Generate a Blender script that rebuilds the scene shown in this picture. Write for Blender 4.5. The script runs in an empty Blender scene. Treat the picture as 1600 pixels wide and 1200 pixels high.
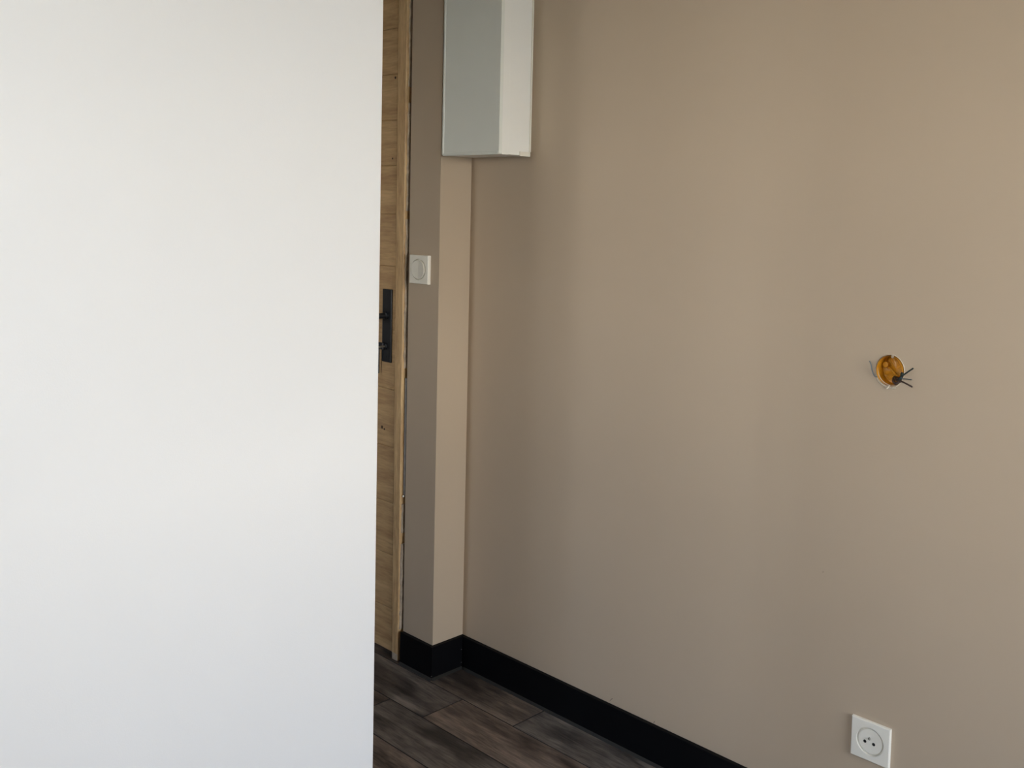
import bpy, bmesh, math, random
from mathutils import Vector, Matrix

# ------------------------------------------------------------------ camera
S = bpy.context.scene
COL = S.collection
CAM = Vector((2.07857, -1.90636, 1.31753))
YAW, PITCH, ROLL = 0.784794, -0.061774, 0.021931
FPX, PPX, PPY = 1560.5, 800.05, 425.8
F_ = Vector((-math.cos(YAW) * math.cos(PITCH), math.sin(YAW) * math.cos(PITCH), math.sin(PITCH)))
R_ = F_.cross(Vector((0, 0, 1))).normalized()
U_ = R_.cross(F_)
c_, s_ = math.cos(ROLL), math.sin(ROLL)
R_, U_ = c_ * R_ + s_ * U_, -s_ * R_ + c_ * U_
cd = bpy.data.cameras.new('camera')
cam = bpy.data.objects.new('camera', cd)
COL.objects.link(cam)
cam.matrix_world = Matrix(((R_.x, U_.x, -F_.x, CAM.x), (R_.y, U_.y, -F_.y, CAM.y), (R_.z, U_.z, -F_.z, CAM.z), (0, 0, 0, 1)))
cd.sensor_fit = 'HORIZONTAL'
cd.sensor_width = 36.0
cd.lens = FPX / 1600 * 36.0
cd.shift_x = (800 - PPX) / 1600
cd.shift_y = -(600 - PPY) / 1600
cd.clip_start = 0.02
S.camera = cam

# ------------------------------------------------------------------ exposure
vs = S.view_settings
vs.view_transform = 'Standard'
vs.look = 'None'
vs.gamma = 1.0
vs.use_curve_mapping = False
vs.exposure = 1.82

# ------------------------------------------------------------------ sky
W = bpy.data.worlds.new('world')
S.world = W
W.use_nodes = True
nt = W.node_tree
nt.nodes.clear()
wo = nt.nodes.new('ShaderNodeOutputWorld')
wb = nt.nodes.new('ShaderNodeBackground')
tc = nt.nodes.new('ShaderNodeTexCoord')
sx = nt.nodes.new('ShaderNodeSeparateXYZ')
cr = nt.nodes.new('ShaderNodeValToRGB')
cr.color_ramp.elements[0].position = 0.0
cr.color_ramp.elements[0].color = (1.20, 1.16, 1.06, 1)
cr.color_ramp.elements[1].position = 0.62
cr.color_ramp.elements[1].color = (0.50, 0.70, 1.05, 1)
nt.links.new(tc.outputs['Generated'], sx.inputs[0])
nt.links.new(sx.outputs['Z'], cr.inputs[0])
nt.links.new(cr.outputs[0], wb.inputs[0])
wb.inputs[1].default_value = 5.0
nt.links.new(wb.outputs[0], wo.inputs[0])

# windows (the daylight of the rooms): axis of the wall normal, range along the wall, heights
WX, YB, WT = 3.8, -2.40, 0.28
WINDOWS = [('x', -1.65, -0.05, 0.76, 1.92), ('y', 1.1, 1.65, 1.3, 2.4), ('y', -0.60, -0.12, 0.98, 1.94)]  # the last, in the hall, is unseen and added to brighten the door wall
for ax, a0, a1, z0, z1 in WINDOWS:
    pl = bpy.data.lights.new('window_portal', 'AREA')
    pl.shape = 'RECTANGLE'
    pl.cycles.is_portal = True
    po = bpy.data.objects.new('window_portal', pl)
    COL.objects.link(po)
    if ax == 'x':
        pl.size, pl.size_y = z1 - z0, a1 - a0
        po.location = (WX + WT - .01, (a0 + a1) / 2, (z0 + z1) / 2)
        po.rotation_euler = (0, math.radians(90), 0)       # towards -X
    else:
        pl.size, pl.size_y = a1 - a0, z1 - z0
        po.location = ((a0 + a1) / 2, YB - WT + .01, (z0 + z1) / 2)
        po.rotation_euler = (math.radians(90), 0, 0)        # towards +Y

# ------------------------------------------------------------------ helpers
def lin(r, g, b):
    f = lambda v: (v / 255 / 12.92) if v / 255 <= 0.04045 else ((v / 255 + 0.055) / 1.055) ** 2.4
    return (f(r), f(g), f(b), 1)

def mat(name, col, rough=0.6, noise=0.0, nscale=8.0, bump=0.0, bscale=300.0, metallic=0.0, spec=0.5, coat=0.0):
    m = bpy.data.materials.new(name)
    m.use_nodes = True
    n, l = m.node_tree.nodes, m.node_tree.links
    b = n['Principled BSDF']
    b.inputs['Roughness'].default_value = rough
    b.inputs['Metallic'].default_value = metallic
    b.inputs['Specular IOR Level'].default_value = spec
    b.inputs['Coat Weight'].default_value = coat
    b.inputs['Base Color'].default_value = col
    g = n.new('ShaderNodeNewGeometry')
    if noise:
        t = n.new('ShaderNodeTexNoise')
        t.inputs['Scale'].default_value = nscale
        t.inputs['Detail'].default_value = 4
        l.new(g.outputs['Position'], t.inputs['Vector'])
        h = n.new('ShaderNodeMapRange')
        h.inputs[1].default_value = 0.25
        h.inputs[2].default_value = 0.75
        h.inputs[3].default_value = 1 - noise
        h.inputs[4].default_value = 1 + noise
        l.new(t.outputs[0], h.inputs[0])
        v = n.new('ShaderNodeVectorMath')
        v.operation = 'SCALE'
        v.inputs[0].default_value = col[:3]
        l.new(h.outputs[0], v.inputs['Scale'])
        l.new(v.outputs[0], b.inputs['Base Color'])
    if bump:
        t2 = n.new('ShaderNodeTexNoise')
        t2.inputs['Scale'].default_value = bscale
        t2.inputs['Detail'].default_value = 3
        l.new(g.outputs['Position'], t2.inputs['Vector'])
        bp = n.new('ShaderNodeBump')
        bp.inputs['Strength'].default_value = bump
        bp.inputs['Distance'].default_value = 0.001
        l.new(t2.outputs[0], bp.inputs['Height'])
        l.new(bp.outputs[0], b.inputs['Normal'])
    return m

def wood(name, c_dark, c_light, axis, rough=0.5, ring=18.0, objcol=False, knots=False, specks=False):
    """streaky grain running along one axis; per-object offset and tint"""
    m = bpy.data.materials.new(name)
    m.use_nodes = True
    n, l = m.node_tree.nodes, m.node_tree.links
    b = n['Principled BSDF']
    b.inputs['Roughness'].default_value = rough
    g = n.new('ShaderNodeNewGeometry')
    oi = n.new('ShaderNodeObjectInfo')
    off = n.new('ShaderNodeVectorMath')
    off.operation = 'MULTIPLY_ADD'
    l.new(oi.outputs['Random'], off.inputs[0])
    off.inputs[1].default_value = (37, 21, 13)
    l.new(g.outputs['Position'], off.inputs[2])
    mp = n.new('ShaderNodeMapping')
    sc = [1.0, 1.0, 1.0]
    sc[axis] = 0.12
    mp.inputs['Scale'].default_value = sc
    l.new(off.outputs[0], mp.inputs[0])
    t1 = n.new('ShaderNodeTexNoise')
    t1.inputs['Scale'].default_value = ring
    t1.inputs['Detail'].default_value = 6
    t1.inputs['Roughness'].default_value = 0.65
    t1.inputs['Distortion'].default_value = 0.8
    l.new(mp.outputs[0], t1.inputs['Vector'])
    t2 = n.new('ShaderNodeTexNoise')
    t2.inputs['Scale'].default_value = ring * 9
    t2.inputs['Detail'].default_value = 3
    l.new(mp.outputs[0], t2.inputs['Vector'])
    ad = n.new('ShaderNodeMath')
    ad.operation = 'MULTIPLY_ADD'
    l.new(t2.outputs[0], ad.inputs[0])
    ad.inputs[1].default_value = 0.5
    l.new(t1.outputs[0], ad.inputs[2])
    r = n.new('ShaderNodeValToRGB')
    r.color_ramp.elements[0].position = 0.52
    r.color_ramp.elements[0].color = c_dark
    r.color_ramp.elements[1].position = 0.98
    r.color_ramp.elements[1].color = c_light
    l.new(ad.outputs[0], r.inputs[0])
    out = r.outputs[0]
    if objcol:
        mx = n.new('ShaderNodeMix')
        mx.data_type = 'RGBA'
        mx.blend_type = 'MULTIPLY'
        mx.inputs[0].default_value = 1
        l.new(out, mx.inputs[6])
        l.new(oi.outputs['Color'], mx.inputs[7])
        out = mx.outputs[2]
    if knots:
        t3 = n.new('ShaderNodeTexNoise')
        t3.inputs['Scale'].default_value = 9
        t3.inputs['Detail'].default_value = 5
        mp3 = n.new('ShaderNodeMapping')
        s3 = [1.6, 1.6, 1.6]
        s3[axis] = 0.6
        mp3.inputs['Scale'].default_value = s3
        l.new(off.outputs[0], mp3.inputs[0])
        l.new(mp3.outputs[0], t3.inputs['Vector'])
        k = n.new('ShaderNodeValToRGB')
        k.color_ramp.elements[0].position = 0.36
        k.color_ramp.elements[0].color = (0.30, 0.28, 0.28, 1)
        k.color_ramp.elements[1].position = 0.56
        k.color_ramp.elements[1].color = (1.12, 1.1, 1.08, 1)
        l.new(t3.outputs[0], k.inputs[0])
        mx = n.new('ShaderNodeMix')
        mx.data_type = 'RGBA'
        mx.blend_type = 'MULTIPLY'
        mx.inputs[0].default_value = 1
        l.new(out, mx.inputs[6])
        l.new(k.outputs[0], mx.inputs[7])
        out = mx.outputs[2]
    if specks:
        t4 = n.new('ShaderNodeTexVoronoi')
        t4.inputs['Scale'].default_value = 11
        l.new(off.outputs[0], t4.inputs['Vector'])
        k = n.new('ShaderNodeMath')
        k.operation = 'LESS_THAN'
        k.inputs[1].default_value = 0.034
        l.new(t4.outputs['Distance'], k.inputs[0])
        mx = n.new('ShaderNodeMix')
        mx.data_type = 'RGBA'
        l.new(k.outputs[0], mx.inputs[0])
        l.new(out, mx.inputs[6])
        mx.inputs[7].default_value = (0.26, 0.26, 0.25, 1)
        out = mx.outputs[2]
    l.new(out, b.inputs['Base Color'])
    bp = n.new('ShaderNodeBump')
    bp.inputs['Strength'].default_value = 0.25
    bp.inputs['Distance'].default_value = 0.001
    l.new(ad.outputs[0], bp.inputs['Height'])
    l.new(bp.outputs[0], b.inputs['Normal'])
    return m

def link(name, bm, m, parent=None, smooth=False, kind=None, label=None, cat=None, group=None):
    me = bpy.data.meshes.new(name)
    bmesh.ops.recalc_face_normals(bm, faces=bm.faces)
    bm.to_mesh(me)
    bm.free()
    if m:
        me.materials.append(m)
    if smooth:
        for p in me.polygons:
            p.use_smooth = True
    o = bpy.data.objects.new(name, me)
    COL.objects.link(o)
    if parent:
        o.parent = parent
    tag(o, kind, label, cat, group)
    return o

def tag(o, kind=None, label=None, cat=None, group=None):
    for k, v in (('kind', kind), ('label', label), ('category', cat), ('group', group)):
        if v:
            o[k] = v

def empty(name, loc=(0, 0, 0), **kw):
    o = bpy.data.objects.new(name, None)
    o.empty_display_size = 0.05
    COL.objects.link(o)
    o.location = loc
    tag(o, **kw)
    return o

def box(bm, x0, x1, y0, y1, z0, z1, bevel=0.0, seg=2):
    r = bmesh.ops.create_cube(bm, size=1.0)
    vv = r['verts']
    for v in vv:
        v.co = Vector(((x0 + x1) / 2 + v.co.x * (x1 - x0), (y0 + y1) / 2 + v.co.y * (y1 - y0), (z0 + z1) / 2 + v.co.z * (z1 - z0)))
    if bevel:
        ee = {e for v in vv for e in v.link_edges}
        bmesh.ops.bevel(bm, geom=list(ee), offset=bevel, segments=seg, profile=0.5, affect='EDGES')
    return bm

def B(*a, **k):
    return box(bmesh.new(), *a, **k)

def prism(bm, pts, axis, a, b):
    """polygon pts (two coords) extruded along an axis from a to b"""
    def mk(p, w):
        if axis == 0: return (w, p[0], p[1])
        if axis == 1: return (p[0], w, p[1])
        return (p[0], p[1], w)
    A = [bm.verts.new(mk(p, a)) for p in pts]
    Bv = [bm.verts.new(mk(p, b)) for p in pts]
    bm.faces.new(A)
    bm.faces.new(Bv[::-1])
    n = len(pts)
    for i in range(n):
        bm.faces.new((A[i], A[(i + 1) % n], Bv[(i + 1) % n], Bv[i]))
    return bm

def lathe(bm, prof, cx, cz, ybase, seg=48, sy=-1.0):
    """profile (radius, height) revolved about a line along Y; height goes towards sy"""
    rings = []
    for (r, h) in prof:
        if r < 1e-7:
            rings.append([bm.verts.new((cx, ybase + sy * h, cz))])
        else:
            rings.append([bm.verts.new((cx + r * math.cos(2 * math.pi * i / seg), ybase + sy * h, cz + r * math.sin(2 * math.pi * i / seg))) for i in range(seg)])
    for a, b in zip(rings, rings[1:]):
        for i in range(seg):
            j = (i + 1) % seg
            if len(a) == 1:
                bm.faces.new((a[0], b[j], b[i]))
            elif len(b) == 1:
                bm.faces.new((a[i], a[j], b[0]))
            else:
                bm.faces.new((a[i], a[j], b[j], b[i]))
    return bm

def tube(bm, pts, rad, seg=8):
    pts = [Vector(p) for p in pts]
    rad = rad if isinstance(rad, (list, tuple)) else [rad] * len(pts)
    rings = []
    for i, p in enumerate(pts):
        t = (pts[min(i + 1, len(pts) - 1)] - pts[max(i - 1, 0)]).normalized()
        a = t.cross(Vector((0.3, 0.2, 0.9))).normalized()
        b = t.cross(a)
        rings.append([bm.verts.new(p + rad[i] * (a * math.cos(2 * math.pi * k / seg) + b * math.sin(2 * math.pi * k / seg))) for k in range(seg)])
    for a, b in zip(rings, rings[1:]):
        for k in range(seg):
            bm.faces.new((a[k], a[(k + 1) % seg], b[(k + 1) % seg], b[k]))
    bm.faces.new(rings[0][::-1])
    bm.faces.new(rings[-1])
    return bm

def smooth_pts(ctrl, n=6):
    c = [Vector(p) for p in ctrl]
    c = [c[0] * 2 - c[1]] + c + [c[-1] * 2 - c[-2]]
    out = []
    for i in range(1, len(c) - 2):
        for k in range(n):
            t = k / n
            p0, p1, p2, p3 = c[i - 1], c[i], c[i + 1], c[i + 2]
            out.append(0.5 * ((2 * p1) + (p2 - p0) * t + (2 * p0 - 5 * p1 + 4 * p2 - p3) * t * t + (3 * p1 - p0 - 3 * p2 + p3) * t ** 3))
    out.append(c[-2])
    return out

def plate_with_round_hole(bm, cx, cz, hw, hh, r, y, seg=48):
    """flat rectangle facing -Y with a round hole; returns the hole's verts"""
    ring = [bm.verts.new((cx + r * math.cos(2 * math.pi * i / seg), y, cz + r * math.sin(2 * math.pi * i / seg))) for i in range(seg)]
    out = []
    for i in range(seg):
        a = 2 * math.pi * i / seg
        dx, dz = math.cos(a), math.sin(a)
        k = min(hw / abs(dx) if abs(dx) > 1e-9 else 1e9, hh / abs(dz) if abs(dz) > 1e-9 else 1e9)
        out.append(bm.verts.new((cx + dx * k, y, cz + dz * k)))
    for i in range(seg):
        j = (i + 1) % seg
        bm.faces.new((ring[i], ring[j], out[j], out[i]))
    return ring, out

# ------------------------------------------------------------------ materials
TAUPE = (0.485, 0.385, 0.278, 1)
M_taupe = mat('taupe_paint', TAUPE, 0.62, noise=0.025, nscale=2.5, bump=0.12, bscale=420, spec=0.3)
M_white = mat('white_paint', (0.72, 0.715, 0.70, 1), 0.6, noise=0.01, nscale=3, bump=0.1, bscale=420, spec=0.3)
M_ceil = mat('ceiling_paint', (0.64, 0.45, 0.22, 1), 0.8, noise=0.02)
M_black = mat('black_skirting', (0.0022, 0.0023, 0.0030, 1), 0.55, spec=0.12, bump=0.05, bscale=200)
M_seal = mat('floor_sealant', (0.012, 0.011, 0.008, 1), 0.6, noise=0.2, nscale=60)
M_groove = mat('plank_edge_stain', (0.022, 0.018, 0.016, 1), 0.8)
M_sub = mat('floor_base', (0.006, 0.005, 0.004, 1), 0.9)
M_plank = wood("dark_floor_wood", (0.032, 0.026, 0.022, 1), (0.245, 0.205, 0.172, 1), 0, rough=0.5, ring=26, objcol=True, knots=True, specks=True)
M_oakv = wood('oak_upright', (0.40, 0.24, 0.11, 1), (0.70, 0.48, 0.24, 1), 2, rough=0.5, ring=40)
M_oakh = wood('oak_crosswise', (0.39, 0.23, 0.105, 1), (0.66, 0.44, 0.215, 1), 0, rough=0.5, ring=22)
M_knot = mat('oak_knot', (0.06, 0.032, 0.015, 1), 0.6, noise=0.3, nscale=200)
M_iron = mat('black_iron', (0.008, 0.009, 0.011, 1), 0.38, noise=0.2, nscale=80)
M_brass = mat('worn_key_metal', (0.3, 0.27, 0.22, 1), 0.35, metallic=0.8, noise=0.1, nscale=90)
M_plaster = mat('filler_plaster', (0.42, 0.335, 0.245, 1), 0.9, noise=0.25, nscale=60, bump=0.5, bscale=250)
M_gapgrey = mat('bare_grey_plaster', (0.10, 0.092, 0.088, 1), 0.9, noise=0.25, nscale=40)
M_strip = mat('grey_metal_strip', (0.30, 0.31, 0.32, 1), 0.4, metallic=0.5, noise=0.2, nscale=60)
M_plastic = mat('white_plastic', (0.83, 0.79, 0.685, 1), 0.4, noise=0.01, nscale=20)
M_plastic2 = mat('ivory_plastic', (0.74, 0.70, 0.60, 1), 0.35, noise=0.01, nscale=20)
M_casing = mat('casing_white_lit', (0.90, 0.885, 0.825, 1), 0.45, noise=0.02, nscale=6)  # casing sides, lightened so the colour holds the stronger light on them
M_cover = mat('casing_front_grey_shaded', (0.82, 0.83, 0.755, 1), 0.4, noise=0.02, nscale=6)  # greyish front, kept darker than the sides to carry its shade
M_dark = mat('hole_shade', (0.004, 0.004, 0.004, 1), 0.8)
M_pin = mat('earth_pin_metal', (0.32, 0.30, 0.26, 1), 0.35, metallic=0.9)
M_orange = mat('orange_box_plastic', (0.62, 0.27, 0.010, 1), 0.42, noise=0.35, nscale=70, bump=0.6, bscale=120)
M_chip = mat('raw_plaster_rim', (0.62, 0.54, 0.42, 1), 0.9, noise=0.15, nscale=120)
M_wire_g = mat('dark_teal_wire', (0.020, 0.035, 0.035, 1), 0.5)
M_wire_b = mat('brown_wire', (0.055, 0.035, 0.03, 1), 0.5)
M_wire_l = mat('grey_blue_wire', (0.10, 0.115, 0.12, 1), 0.5)
M_ground = mat('ground_outside', (0.42, 0.36, 0.26, 1), 0.9, noise=0.15, nscale=0.8)
M_frame = mat('window_frame_white', (0.78, 0.78, 0.77, 1), 0.4)

# ------------------------------------------------------------------ structure
H = 2.52
D = 0.1137             # the nook is this deep
HX, HZ, HR, OVAL = 1.2275, 1.020, 0.0315, 0.90     # slightly oval hole in the right wall
XH = -1.6             # end of the hall

# right wall, with a real round hole
bm = bmesh.new()
ring, outv = plate_with_round_hole(bm, HX, HZ, 0.08, 0.08, HR, 0.0)
for v in ring:
    v.co.x = HX + (v.co.x - HX) * OVAL
for (x0, x1, z0, z1) in ((0, HX - .08, 0, H), (HX + .08, WX + WT, 0, H), (HX - .08, HX + .08, 0, HZ - .08), (HX - .08, HX + .08, HZ + .08, H)):
    bm.faces.new([bm.verts.new((x, 0, z)) for x, z in ((x0, z0), (x1, z0), (x1, z1), (x0, z1))])
back = [bm.verts.new((v.co.x, 0.014, v.co.z)) for v in ring]
n_ = len(ring)
for i in range(n_):
    bm.faces.new((ring[i], back[i], back[(i + 1) % n_], ring[(i + 1) % n_]))
for q in (((0, .15, 0), (WX + WT, .15, 0), (WX + WT, .15, H), (0, .15, H)),
          ((0, 0, H), (WX + WT, 0, H), (WX + WT, .15, H), (0, .15, H)),
          ((0, 0, 0), (WX + WT, 0, 0), (WX + WT, .15, 0), (0, .15, 0)),
          ((WX + WT, 0, 0), (WX + WT, .15, 0), (WX + WT, .15, H), (WX + WT, 0, H)),
          ((0, 0, 0), (0, .15, 0), (0, .15, H), (0, 0, H))):
    bm.faces.new([bm.verts.new(p) for p in q])
bmesh.ops.remove_doubles(bm, verts=bm.verts, dist=1e-5)
wall_right = link('wall_right', bm, M_taupe, kind='structure')

# wall of the entrance door: pillar with its return, lintel, far piece
DX0, DX1, DZ = -1.06, -0.131, 2.08
bm = bmesh.new()
box(bm, DX1, 0.0, -D, 0.15, 0, H)
box(bm, DX0, DX1, -D, 0.15, DZ, H)
box(bm, XH, DX0, -D, 0.15, 0, H)
wall_far = link('wall_far', bm, M_taupe, kind='structure')

link('wall_light_block', B(XH, 0.0, 0.15, 0.25, 0, H), M_gapgrey, kind='structure')  # unseen wall added behind the door to stop light leaking under it

# white partition on the left
PX, PY = 0.66, -0.8205
bm = B(PX - 0.10, PX, YB, PY, 0, H)
ee = [e for e in bm.edges if all(abs(v.co.y - PY) < 1e-5 for v in e.verts) and abs(e.verts[0].co.z - e.verts[1].co.z) > 1]
bmesh.ops.bevel(bm, geom=ee, offset=0.003, segments=3, profile=0.5, affect='EDGES')
wall_left = link('wall_left', bm, M_white, kind='structure')
def holed(name, ax, lo, hi, m):
    """a wall slab along one axis with its window openings left free"""
    bm = bmesh.new()
    def piece(a0, a1, z0, z1):
        if a1 - a0 > 1e-6 and z1 - z0 > 1e-6:
            if ax == 'x': box(bm, WX, WX + WT, a0, a1, z0, z1)
            else: box(bm, a0, a1, YB - WT, YB, z0, z1)
    cur = lo
    for w in sorted([w for w in WINDOWS if w[0] == ax], key=lambda w: w[1]):
        piece(cur, w[1], 0, H)
        piece(w[1], w[2], 0, w[3])
        piece(w[1], w[2], w[4], H)
        cur = w[2]
    piece(cur, hi, 0, H)
    return link(name, bm, m, kind='structure')
holed('wall_back', 'y', XH, WX, M_white)
holed('wall_window', 'x', YB - WT, 0.0, M_white)
link('wall_hall', B(XH - .12, XH, YB, 0.15, 0, H), M_white, kind='structure')
link('ceiling', B(XH - .12, WX + WT, YB - WT, 0.15, H, H + .12), M_ceil, kind='structure')

link('hall_shade_soffit', B(XH, PX - .10, YB, -D, 2.22, 2.30), M_ceil, kind='structure')  # unseen dropped ceiling, added to shade the top of the corner

# window frames in their openings
for wi, (ax, a0, a1, z0, z1) in enumerate(WINDOWS):
    am = (a0 + a1) / 2
    win = empty('window_%d' % (wi + 1), (WX + .18, am, z0) if ax == 'x' else (am, YB - .18, z0), kind='structure')
    if ax == 'y':
        win.rotation_euler = (0, 0, -math.pi / 2)
    hw, hh = (a1 - a0) / 2, z1 - z0
    for nm, p0, p1, q0, q1 in (('window_frame', -hw, -hw + .05, 0, hh), ('window_frame', hw - .05, hw, 0, hh), ('window_frame', -hw + .05, hw - .05, 0, .05), ('window_frame', -hw + .05, hw - .05, hh - .05, hh), ('window_mullion', -.04, .04, .05, hh - .05)):
        link(nm, B(0, .06, p0, p1, q0, q1, bevel=.004), M_frame, win)
link('ground_outside', B(-60, 60, -60, 60, -0.5, -0.35), M_ground, kind='structure')

# ------------------------------------------------------------------ floor of dark planks
floor = link('floor', B(XH - .12, WX + WT, YB - WT, 0.15, -0.10, -0.006), M_sub, kind='structure')
PWID, PLEN, GAP = 0.1415, 1.21, 0.0010
def plank_mesh(L, Wd):
    bm = bmesh.new()
    c = 0.0012
    x0, x1, y0, y1 = GAP / 2, L - GAP / 2, GAP / 2, Wd - GAP / 2
    lo = [bm.verts.new(p) for p in ((x0, y0, -.006), (x1, y0, -.006), (x1, y1, -.006), (x0, y1, -.006))]
    mi = [bm.verts.new(p) for p in ((x0, y0, -c * .7), (x1, y0, -c * .7), (x1, y1, -c * .7), (x0, y1, -c * .7))]
    up = [bm.verts.new(p) for p in ((x0 + c, y0 + c, 0), (x1 - c, y0 + c, 0), (x1 - c, y1 - c, 0), (x0 + c, y1 - c, 0))]
    bm.faces.new(lo[::-1])
    bm.faces.new(up)
    for a, b in ((lo, mi), (mi, up)):
        for i in range(4):
            bm.faces.new((a[i], a[(i + 1) % 4], b[(i + 1) % 4], b[i]))
    me = bpy.data.meshes.new('plank')
    bm.to_mesh(me)
    bm.free()
    me.materials.append(M_plank)
    me.materials.append(M_groove)
    for p in me.polygons:
        if p.normal.z < 0.99:
            p.material_index = 1
    return me
PM = plank_mesh(PLEN, PWID)
rnd = random.Random(4)
tints = [(1.05, .95, .86, 1), (.86, .88, .90, 1), (1.0, .93, .86, 1), (.78, .78, .78, 1), (1.12, 1.0, .88, 1), (.93, .9, .88, 1)]
JOINT = {0: 0.342, 1: 0.151, 2: 0.017, 3: -0.42, 4: 0.61}
TINT = {(0, 0): (1.0, .93, .86, 1), (0, 1): (.88, .90, .90, 1), (1, 0): (.86, .86, .86, 1), (1, 1): (1.02, .90, .82, 1), (2, 0): (1.05, .95, .85, 1), (2, 1): (.80, .80, .80, 1), (3, 0): (.95, .88, .82, 1), (3, 1): (1.0, .9, .84, 1)}
rows = int((0.0 - YB) / PWID) + 1
for r in range(rows):
    y_top = 0.008 - PWID * r
    j = JOINT.get(r, rnd.uniform(-.5, .6))
    k0 = math.floor((XH - j) / PLEN)
    k = k0
    while j + k * PLEN < WX:
        o = bpy.data.objects.new('plank', PM)
        COL.objects.link(o)
        o.parent = floor
        o.location = (j + k * PLEN, y_top - PWID, rnd.uniform(-.0004, 0))
        o.color = TINT.get((r, k + 1), rnd.choice(tints))
        k += 1

# ------------------------------------------------------------------ black skirting
T, HS = 0.012, 0.0935
SX0 = -0.129
def sk(name, x0, x1, y0, y1, parent_kind='structure'):
    bm = B(x0, x1, y0, y1, 0.0, HS)
    ee = [e for e in bm.edges if all(abs(v.co.z - HS) < 1e-6 for v in e.verts)]
    bmesh.ops.bevel(bm, geom=ee, offset=0.0012, segments=2, profile=0.5, affect='EDGES')
    return link(name, bm, M_black, kind='structure')
b_right = sk('baseboard_right', T, WX, -T, 0)
b_nook = sk('baseboard_nook', 0, T, -D - T, 0)
b_far = sk('baseboard_far', SX0, 0, -D - T, -D)
b_left = sk('baseboard_left', PX, PX + T, YB, PY)
def seal(par, pts, axis, a, b):
    return link('sealant_strip', prism(bmesh.new(), pts, axis, a, b), M_seal, par)
e_ = 0.006
seal(b_right, ((-T, 0), (-T - e_, 0), (-T, 0.006)), 0, T + .006, WX)
seal(b_nook, ((T, 0), (T + e_, 0), (T, 0.006)), 1, -D - T, -T)
seal(b_far, ((-D - T, 0), (-D - T - e_, 0), (-D - T, 0.006)), 0, SX0, T)
for par, x, y, z in ((b_nook, T + .001, -T - .003, .018), (b_nook, T + .0006, -D - T - .0006, .012), (b_nook, T + .0008, -T - .003, .056)):
    bm = bmesh.new()
    bmesh.ops.create_icosphere(bm, subdivisions=1, radius=0.0016, matrix=Matrix.Translation((x, y, z)))
    link('corner_nail', bm, mat('nail_dull', (0.06, 0.06, 0.06, 1), 0.5), par)

# ------------------------------------------------------------------ oak door in the far wall
door = empty('door_1', (DX1, -D, 0), kind='structure')
def dpart(name, bm, m, parent=door, **kw):
    """geometry is given in room coordinates; the door's origin is taken off"""
    if parent is door or parent.parent is door:
        off = Vector((DX1, -D, 0))
    bmesh.ops.translate(bm, verts=bm.verts, vec=-off)
    return link(name, bm, m, parent, **kw)
JX = -0.146      # right side of the oak frame
def lerp(a, b, t): return a + (b - a) * t
# jamb: slightly wider at its top
bm = bmesh.new()
prism(bm, ((-0.172, 0.0), (JX, 0.0), (JX, DZ), (-0.187, DZ)), 1, -D - 0.008, 0.05)
ee = [e for e in bm.edges if all(abs(v.co.y + D + .008) < 1e-6 for v in e.verts)]
bmesh.ops.bevel(bm, geom=ee, offset=0.002, segments=2, profile=0.5, affect='EDGES')
jamb = dpart('door_jamb', bm, M_oakv)
dpart('door_jamb', B(-1.055, -1.02, -D - .008, .05, 0, DZ, bevel=.002), M_oakv)
dpart('door_head', B(-1.02, -0.187, -D - .008, .05, DZ - .035, DZ, bevel=.002), M_oakv)
# leaf, made of a stile and crosswise panels with moulded edges
LY = -D + 0.002      # face of the leaf
bm = bmesh.new()
prism(bm, ((-1.015, 0.010), (-0.1745, 0.010), (-0.1885, DZ - .04), (-1.015, DZ - .04)), 1, LY + .004, LY + .044)
leaf = dpart('door_leaf', bm, M_oakh)
# boards with crosswise grain, each proud of the leaf with a bevelled joint
zs = [0.012, 0.14, 0.30, 0.455, 0.62, 0.79, 0.965, 1.15, 1.30, 1.44, 1.57, 1.70, 1.83, DZ - .045]
for i in range(len(zs) - 1):
    z0, z1 = zs[i] + .0006, zs[i + 1] - .0006
    xr0, xr1 = lerp(-0.1755, -0.1895, z0 / DZ), lerp(-0.1755, -0.1895, z1 / DZ)
    bm = bmesh.new()
    prism(bm, ((-1.012, z0), (xr0 - .010, z0), (xr1 - .010, z1), (-1.012, z1)), 1, LY, LY + .006)
    ee = [e for e in bm.edges if all(abs(v.co.y - LY) < 1e-6 for v in e.verts)]
    bmesh.ops.bevel(bm, geom=ee, offset=0.0016, segments=1, affect='EDGES')
    dpart('door_board', bm, M_oakh, leaf)
bm = bmesh.new()
prism(bm, ((-0.1845, .012), (-0.1752, .012), (-0.1892, DZ - .045), (-0.1985, DZ - .045)), 1, LY - .0005, LY + .006)
dpart('edge_strip', bm, M_oakv, leaf)
# moulding under the lock
bm = bmesh.new()
tube(bm, smooth_pts([(-0.80, LY, 0.799), (-0.30, LY, 0.797), (-0.205, LY, 0.793), (-0.1905, LY, 0.795), (-0.187, LY, 0.806), (-0.1875, LY, 0.86), (-0.189, LY, 1.0)], 4), 0.0028, 6)
dpart('panel_moulding', bm, M_oakv, leaf)
for kx, kz, kr in ((-.2075, 1.690, .004), (-.215, 1.46, .0028), (-.247, .672, .005), (-.236, .668, .003)):
    bm = lathe(bmesh.new(), [(kr, 0), (kr * .9, .0006), (0, .0009)], kx, kz, LY, 10)
    dpart('wood_knot', bm, M_knot, leaf)
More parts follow.
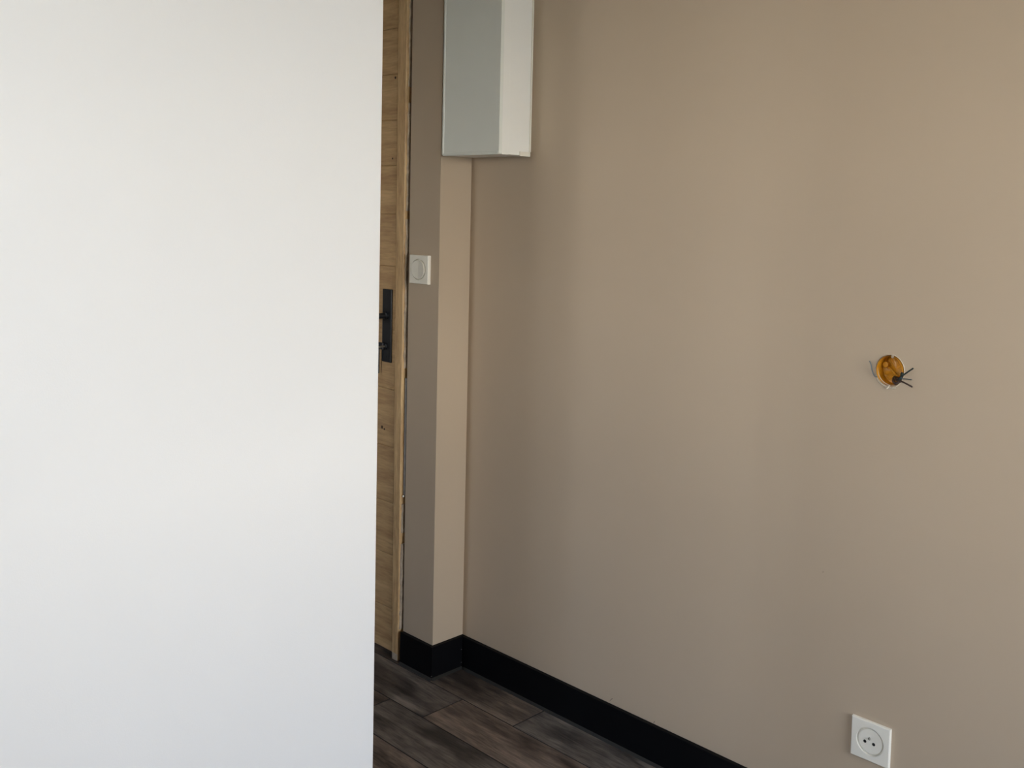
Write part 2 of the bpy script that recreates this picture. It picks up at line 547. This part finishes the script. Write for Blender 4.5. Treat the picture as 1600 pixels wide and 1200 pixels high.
# filler between frame and wall, and the grey strip
gap = dpart('gap_lining', B(JX, DX1, -D + .016, .05, 0, DZ), M_gapgrey)
rr = random.Random(7)
def ragged(z0, z1, w0, w1, y0):
    bm = bmesh.new()
    prev = None
    z = z0
    while z < z1:
        w = rr.uniform(w0, w1)
        yy = y0 + rr.uniform(-.002, .002)
        ringv = [bm.verts.new(p) for p in ((JX - .0005, yy, z), (JX + w, yy + .001, z), (JX + w, -D + .02, z), (JX - .0005, -D + .02, z))]
        if prev:
            for i in range(4):
                bm.faces.new((prev[i], prev[(i + 1) % 4], ringv[(i + 1) % 4], ringv[i]))
        else:
            bm.faces.new(ringv)
        prev = ringv
        z += rr.uniform(.008, .03)
    bm.faces.new(prev[::-1])
    return dpart('filler_bead', bm, M_plaster)
ragged(0.095, 0.36, .004, .008, -D - .003)
ragged(0.38, 0.47, .002, .006, -D - .002)
ragged(0.86, 1.30, .002, .006, -D - .002)
ragged(1.31, 1.62, .003, .006, -D - .001)
ragged(1.66, 2.04, .001, .004, -D - .0)
dpart('metal_strip', B(-.1425, -.1345, -D + .001, -D + .012, .492, .832, bevel=.001), M_strip, label='thin grey metal strip along the door frame')
bm = bmesh.new()
bmesh.ops.create_icosphere(bm, subdivisions=2, radius=0.003, matrix=Matrix.Translation((-.139, -D - .001, .489)))
dpart('strip_pin', bm, M_plastic)
dpart('jamb_foot', B(-.170, -.147, -D - .0095, -D - .006, 0.0005, .020, bevel=.001), M_plaster)
# lock plate with lever, keyhole and key
lp = link('lock_plate', B(-.2475 - DX1, -.2045 - DX1, LY - .005 + D, LY + .001 + D, .868, 1.082, bevel=.0022), M_iron, door, label='black iron lock plate')
def lpart(name, bm, m):
    bmesh.ops.translate(bm, verts=bm.verts, vec=-Vector((DX1, -D, 0)))
    return link(name, bm, m, lp, smooth=False)
lx, lz = -.228, 1.005
lpart('lever_neck', lathe(bmesh.new(), [(.011, 0), (.011, .006), (.008, .008), (.008, .045), (0, .045)], lx, lz, LY - .005, 20), M_iron)
lpart('lever', tube(bmesh.new(), smooth_pts([(lx + .004, LY - .046, lz), (lx - .03, LY - .048, lz), (lx - .09, LY - .048, lz - .001), (lx - .125, LY - .046, lz - .003)], 5), .008, 12), M_iron)
lpart('key_collar', lathe(bmesh.new(), [(.009, 0), (.009, .004), (.006, .005), (0, .005)], lx, .915, LY - .005, 16), M_iron)
lpart('key', tube(bmesh.new(), [(lx, LY - .008, .915), (lx, LY - .03, .914)], .003, 10), M_brass)
lpart('key_bow', B(lx - .026, lx - .002, LY - .016, LY - .0085, .905, .925, bevel=.002), M_iron)
lpart('key_pendant', B(-.2575, -.2515, LY - .014, LY - .008, .832, .912, bevel=.002), M_iron)
for z in (.884, 1.066):
    lpart('plate_screw', lathe(bmesh.new(), [(.0035, 0), (.003, .001), (0, .0014)], lx + .002, z, LY - .005, 10), M_iron)

# ------------------------------------------------------------------ tall white casing in the nook
CX0, CX1, CZ0, CD = 0.008, 0.2305, 1.4617, 0.1195
cas = empty('corner_casing', (CX0, 0, CZ0), label='tall white rectangular casing hung in the corner above the light switch', cat='casing')
def cpart(name, bm, m, **kw):
    bmesh.ops.translate(bm, verts=bm.verts, vec=-Vector((CX0, 0, CZ0)))
    return link(name, bm, m, cas, **kw)
CZ1 = H - .02
bm = B(CX0 + .002, CX1 - .0015, -CD + .010, -.0005, CZ0 + .001, CZ1, bevel=.001)
cpart('casing_body', bm, M_casing)
cpart('side_lip', B(CX1 - .004, CX1, -CD + .012, -CD + .036, CZ0, CZ1, bevel=.0007), M_casing)
# front cover: rounded rectangle with a raised border
def rrect(x0, x1, z0, z1, r, n=6):
    p = []
    for cx, cz, a0 in ((x1 - r, z1 - r, 0), (x0 + r, z1 - r, 90), (x0 + r, z0 + r, 180), (x1 - r, z0 + r, 270)):
        for i in range(n + 1):
            a = math.radians(a0 + 90 * i / n)
            p.append((cx + r * math.cos(a), cz + r * math.sin(a)))
    return p
bm = bmesh.new()
prism(bm, rrect(CX0, CX1, CZ0, CZ1, .006), 1, -CD + .0015, -CD + .012)
ee = [e for e in bm.edges if all(abs(v.co.y + CD - .0015) < 1e-6 for v in e.verts)]
bmesh.ops.bevel(bm, geom=ee, offset=0.0015, segments=2, affect='EDGES')
cpart('front_cover', bm, M_cover)
cpart('cover_rim', B(CX0 + .0015, CX0 + .0085, -CD, -CD + .003, CZ0 + .003, CZ1, bevel=.0012), M_cover)
cpart('cover_rim', B(CX0 + .0085, CX1 - .001, -CD, -CD + .003, CZ0 + .0015, CZ0 + .008, bevel=.0012), M_cover)
cpart('bottom_clip', B(CX1 - .0015, CX1 + .0012, -.042, -.003, CZ0 - .001, CZ0 + .011, bevel=.0006), M_plastic)
cpart('back_flange', B(CX1 - .0015, CX1 + .0008, -.006, -.0004, CZ0 + .011, CZ1, bevel=.0005), M_plastic)

# ------------------------------------------------------------------ light switch beside the door
SWX, SWZ = -.0756, 1.1481
sw = empty('light_switch', (SWX, -D, SWZ), label='square white light switch with round rocker beside the oak door', cat='light switch')
def spart(name, bm, m, **kw):
    bmesh.ops.translate(bm, verts=bm.verts, vec=-Vector((SWX, -D, SWZ)))
    return link(name, bm, m, sw, **kw)
def round_recess_plate(cx, cz, ybase, hw, th, r, depth, bev=.0016, seg=48):
    """square plate on a wall facing -Y: bevelled rim, with a round recess"""
    bm = bmesh.new()
    yf = ybase - th
    ringv, outv = plate_with_round_hole(bm, cx, cz, hw - bev, hw - bev, r, yf, seg)
    # corners: snap the nearest outer vertex
    for sxn in (-1, 1):
        for szn in (-1, 1):
            c = Vector((cx + sxn * (hw - bev), yf, cz + szn * (hw - bev)))
            v = min(outv, key=lambda q: (q.co - c).length)
            v.co = c
    def grow(vs, k, y):
        out = []
        for v in vs:
            d = Vector((v.co.x - cx, 0, v.co.z - cz))
            s = k / (hw - bev)
            out.append(bm.verts.new((cx + d.x * s, y, cz + d.z * s)))
        return out
    prev = outv
    for kk, y in ((hw - bev * .3, yf + bev * .3), (hw, yf + bev), (hw, ybase)):
        nx = grow(outv, kk, y)
        for i in range(seg):
            bm.faces.new((prev[i], prev[(i + 1) % seg], nx[(i + 1) % seg], nx[i]))
        prev = nx
    bm.faces.new(prev)
    inn = [bm.verts.new((cx + (v.co.x - cx) * .985, yf + depth, cz + (v.co.z - cz) * .985)) for v in ringv]
    for i in range(seg):
        bm.faces.new((ringv[i], inn[i], inn[(i + 1) % seg], ringv[(i + 1) % seg]))
    bm.faces.new(inn)
    return bm
spart('plate', round_recess_plate(SWX, SWZ, -D, .040, .0105, .0300, .005), M_plastic)
# rocker: a disc bent a little along its upright middle line
bm = bmesh.new()
seg = 48
R0 = .0272
yb = -D - .0065
def ry(x): return -D - .0118 - 0.10 * abs(x - SWX) + (.010 * (x - SWX))
top = [bm.verts.new((SWX + R0 * .96 * math.cos(2 * math.pi * i / seg), ry(SWX + R0 * .96 * math.cos(2 * math.pi * i / seg)), SWZ + R0 * .96 * math.sin(2 * math.pi * i / seg))) for i in range(seg)]
mid = [bm.verts.new((SWX + R0 * math.cos(2 * math.pi * i / seg), ry(SWX + R0 * math.cos(2 * math.pi * i / seg)) + .001, SWZ + R0 * math.sin(2 * math.pi * i / seg))) for i in range(seg)]
bot = [bm.verts.new((SWX + R0 * math.cos(2 * math.pi * i / seg), yb, SWZ + R0 * math.sin(2 * math.pi * i / seg))) for i in range(seg)]
bm.faces.new([top[i % seg] for i in range(seg // 4 * 3, seg // 4 * 5 + 1)])
bm.faces.new([top[i % seg] for i in range(seg // 4, seg // 4 * 3 + 1)])
for a, b in ((top, mid), (mid, bot)):
    for i in range(seg):
        bm.faces.new((a[i], a[(i + 1) % seg], b[(i + 1) % seg], b[i]))
bm.faces.new(bot)
spart('rocker', bm, M_plastic2)

# ------------------------------------------------------------------ power socket low on the right wall
KX, KZ = 1.2243, .2676
so = empty('power_socket', (KX, 0, KZ), label='square white power socket low on the taupe wall', cat='socket')
def kpart(name, bm, m, parent=so, **kw):
    bmesh.ops.translate(bm, verts=bm.verts, vec=-Vector((KX, 0, KZ)))
    return link(name, bm, m, parent, **kw)
kpart('plate', round_recess_plate(KX, KZ, 0.0, .0402, .0075, .0285, .0055, bev=.0018), M_plastic)
ins = kpart('insert', lathe(bmesh.new(), [(.0252, 0), (.0252, .0030), (.0240, .0038), (0, .0032)], KX, KZ, -.0021, 48), M_plastic)
for s in (-1, 1):
    kpart('pin_hole_shade', lathe(bmesh.new(), [(.0033, .0002), (.0031, .0006), (0, .0006)], KX - .0022 + s * .0092, KZ - .0032, -.00535, 18), M_dark, ins)  # flat black discs: the shade inside the holes is painted on
kpart('earth_pin', lathe(bmesh.new(), [(.0024, 0), (.0024, .003), (.0015, .0042), (0, .0045)], KX - .0018, KZ + .0058, -.005, 16), M_pin, ins)

# ------------------------------------------------------------------ open cable box in the right wall
jb = empty('cable_box', (HX, 0.014, HZ), label='open round orange cable box in the taupe wall with loose wires sticking out', cat='cable box')
def jpart(name, bm, m, **kw):
    bmesh.ops.translate(bm, verts=bm.verts, vec=-Vector((HX, 0.014, HZ)))
    return link(name, bm, m, jb, **kw)
bm = lathe(bmesh.new(), [(HR - .0022, -.006), (HR - .0022, .0), (HR - .0022, .010), (HR - .002, .024), (HR - .006, .027), (HR * .5, .028), (0, .0275)], HX, HZ, 0.003, 40, sy=1.0)
for v in bm.verts:
    if v.co.y > .02:
        v.co.y += rr.uniform(-.0012, .0012)
for v in bm.verts:
    v.co.x = HX + (v.co.x - HX) * OVAL
jpart('box_shell', bm, M_orange)
jpart('box_rib', tube(bmesh.new(), smooth_pts([(HX - .021, .027, HZ + .006), (HX - .006, .022, HZ - .002), (HX + .006, .024, HZ - .014)], 4), .0022, 8), M_orange)
jpart('box_boss', lathe(bmesh.new(), [(.006, 0), (.006, .010), (.004, .011), (0, .011)], HX - .018, HZ + .008, .028, 14), M_orange)
jpart('screw_lug', B(HX + .001, HX + .006, -.0005, .006, HZ + HR - .006, HZ + HR - .001, bevel=.001), M_chip)
def wire(pts, r, m):
    return jpart('wire', tube(bmesh.new(), smooth_pts(pts, 6), r, 8), m)
wire([(HX + .004, .024, HZ - .014), (HX + .014, .004, HZ - .014), (HX + .028, -.008, HZ - .006), (HX + .040, -.014, HZ + .003), (HX + .053, -.018, HZ + .013)], .0015, M_wire_g)
wire([(HX + .000, .024, HZ - .014), (HX + .012, .002, HZ - .016), (HX + .028, -.008, HZ - .017), (HX + .042, -.014, HZ - .020), (HX + .052, -.016, HZ - .0235)], .0016, M_wire_b)
wire([(HX + .002, .024, HZ - .016), (HX + .014, .002, HZ - .015), (HX + .032, -.008, HZ - .011), (HX + .050, -.014, HZ - .010)], .0011, M_wire_l)
wire([(HX + .000, .022, HZ - .015), (HX + .012, .004, HZ - .017), (HX + .022, -.004, HZ - .014), (HX + .026, -.006, HZ - .006), (HX + .024, .002, HZ - .002), (HX + .018, .012, HZ - .006)], .0026, M_wire_g)
wire([(HX - .002, .022, HZ - .018), (HX + .006, .004, HZ - .020), (HX + .014, -.004, HZ - .023), (HX + .023, -.006, HZ - .018)], .0030, M_wire_b)
wire([(HX - .022, .005, HZ - .018), (HX - .029, -.004, HZ - .014), (HX - .0345, -.004, HZ - .004), (HX - .037, -.005, HZ + .008), (HX - .040, -.006, HZ + .015)], .0011, M_wire_l)
# broken plaster rim round the hole, thicker below left
bm = bmesh.new()
segr = 40
inner, outer, topv = [], [], []
for i in range(segr):
    a = 2 * math.pi * i / segr
    low = max(0.0, math.cos(a - math.radians(240)))
    wd = .0010 + .0036 * low ** 1.3 + rr.uniform(0, .0006)
    notch = .004 if abs(math.degrees(a) - 262) < 9 else 0
    for lst, rad, y in ((inner, HR - .0016 - .0016 * low, .004), (topv, HR + wd * .4, -.0012 - .0008 * low), (outer, HR + wd + notch * .6, .0004)):
        lst.append(bm.verts.new((HX + OVAL * rad * math.cos(a), y, HZ + rad * math.sin(a))))
for a, b in ((inner, topv), (topv, outer), (outer, inner)):
    for i in range(segr):
        bm.faces.new((a[i], a[(i + 1) % segr], b[(i + 1) % segr], b[i]))
link('plaster_rim', bm, M_chip, wall_right)
bm = tube(bmesh.new(), [(HX - .004, -.002, HZ - .036), (HX + .002, -.003, HZ - .028)], [.002, .0013], 6)
link('plaster_chip', bm, M_chip, wall_right)
bm = tube(bmesh.new(), [(HX + .005, -.0015, HZ - .0345), (HX + .014, -.002, HZ - .0325)], [.0016, .0012], 6)
link('plaster_chip', bm, M_chip, wall_right)

# two little scuffs just above the skirting
M_scuff = mat('scuff_grey', (0.13, 0.11, 0.095, 1), 0.8)
for x0, z0, x1, z1, w in ((.5490, .0985, .5575, .1080, .0007), (.6855, .0945, .6885, .1000, .0008), (1.1045, .5805, 1.1050, .5830, .0006)):
    d = Vector((x1 - x0, 0, z1 - z0))
    q = Vector((d.z, 0, -d.x)).normalized() * w
    a, b = Vector((x0, -.0003, z0)), Vector((x1, -.0003, z1))
    bm = bmesh.new()
    f = [a - q * .4, b - q, b + q, a + q * .4]
    prism(bm, [(v.x, v.z) for v in f], 1, -.0004, .0002)
    link('scuff_mark', bm, M_scuff, wall_right)
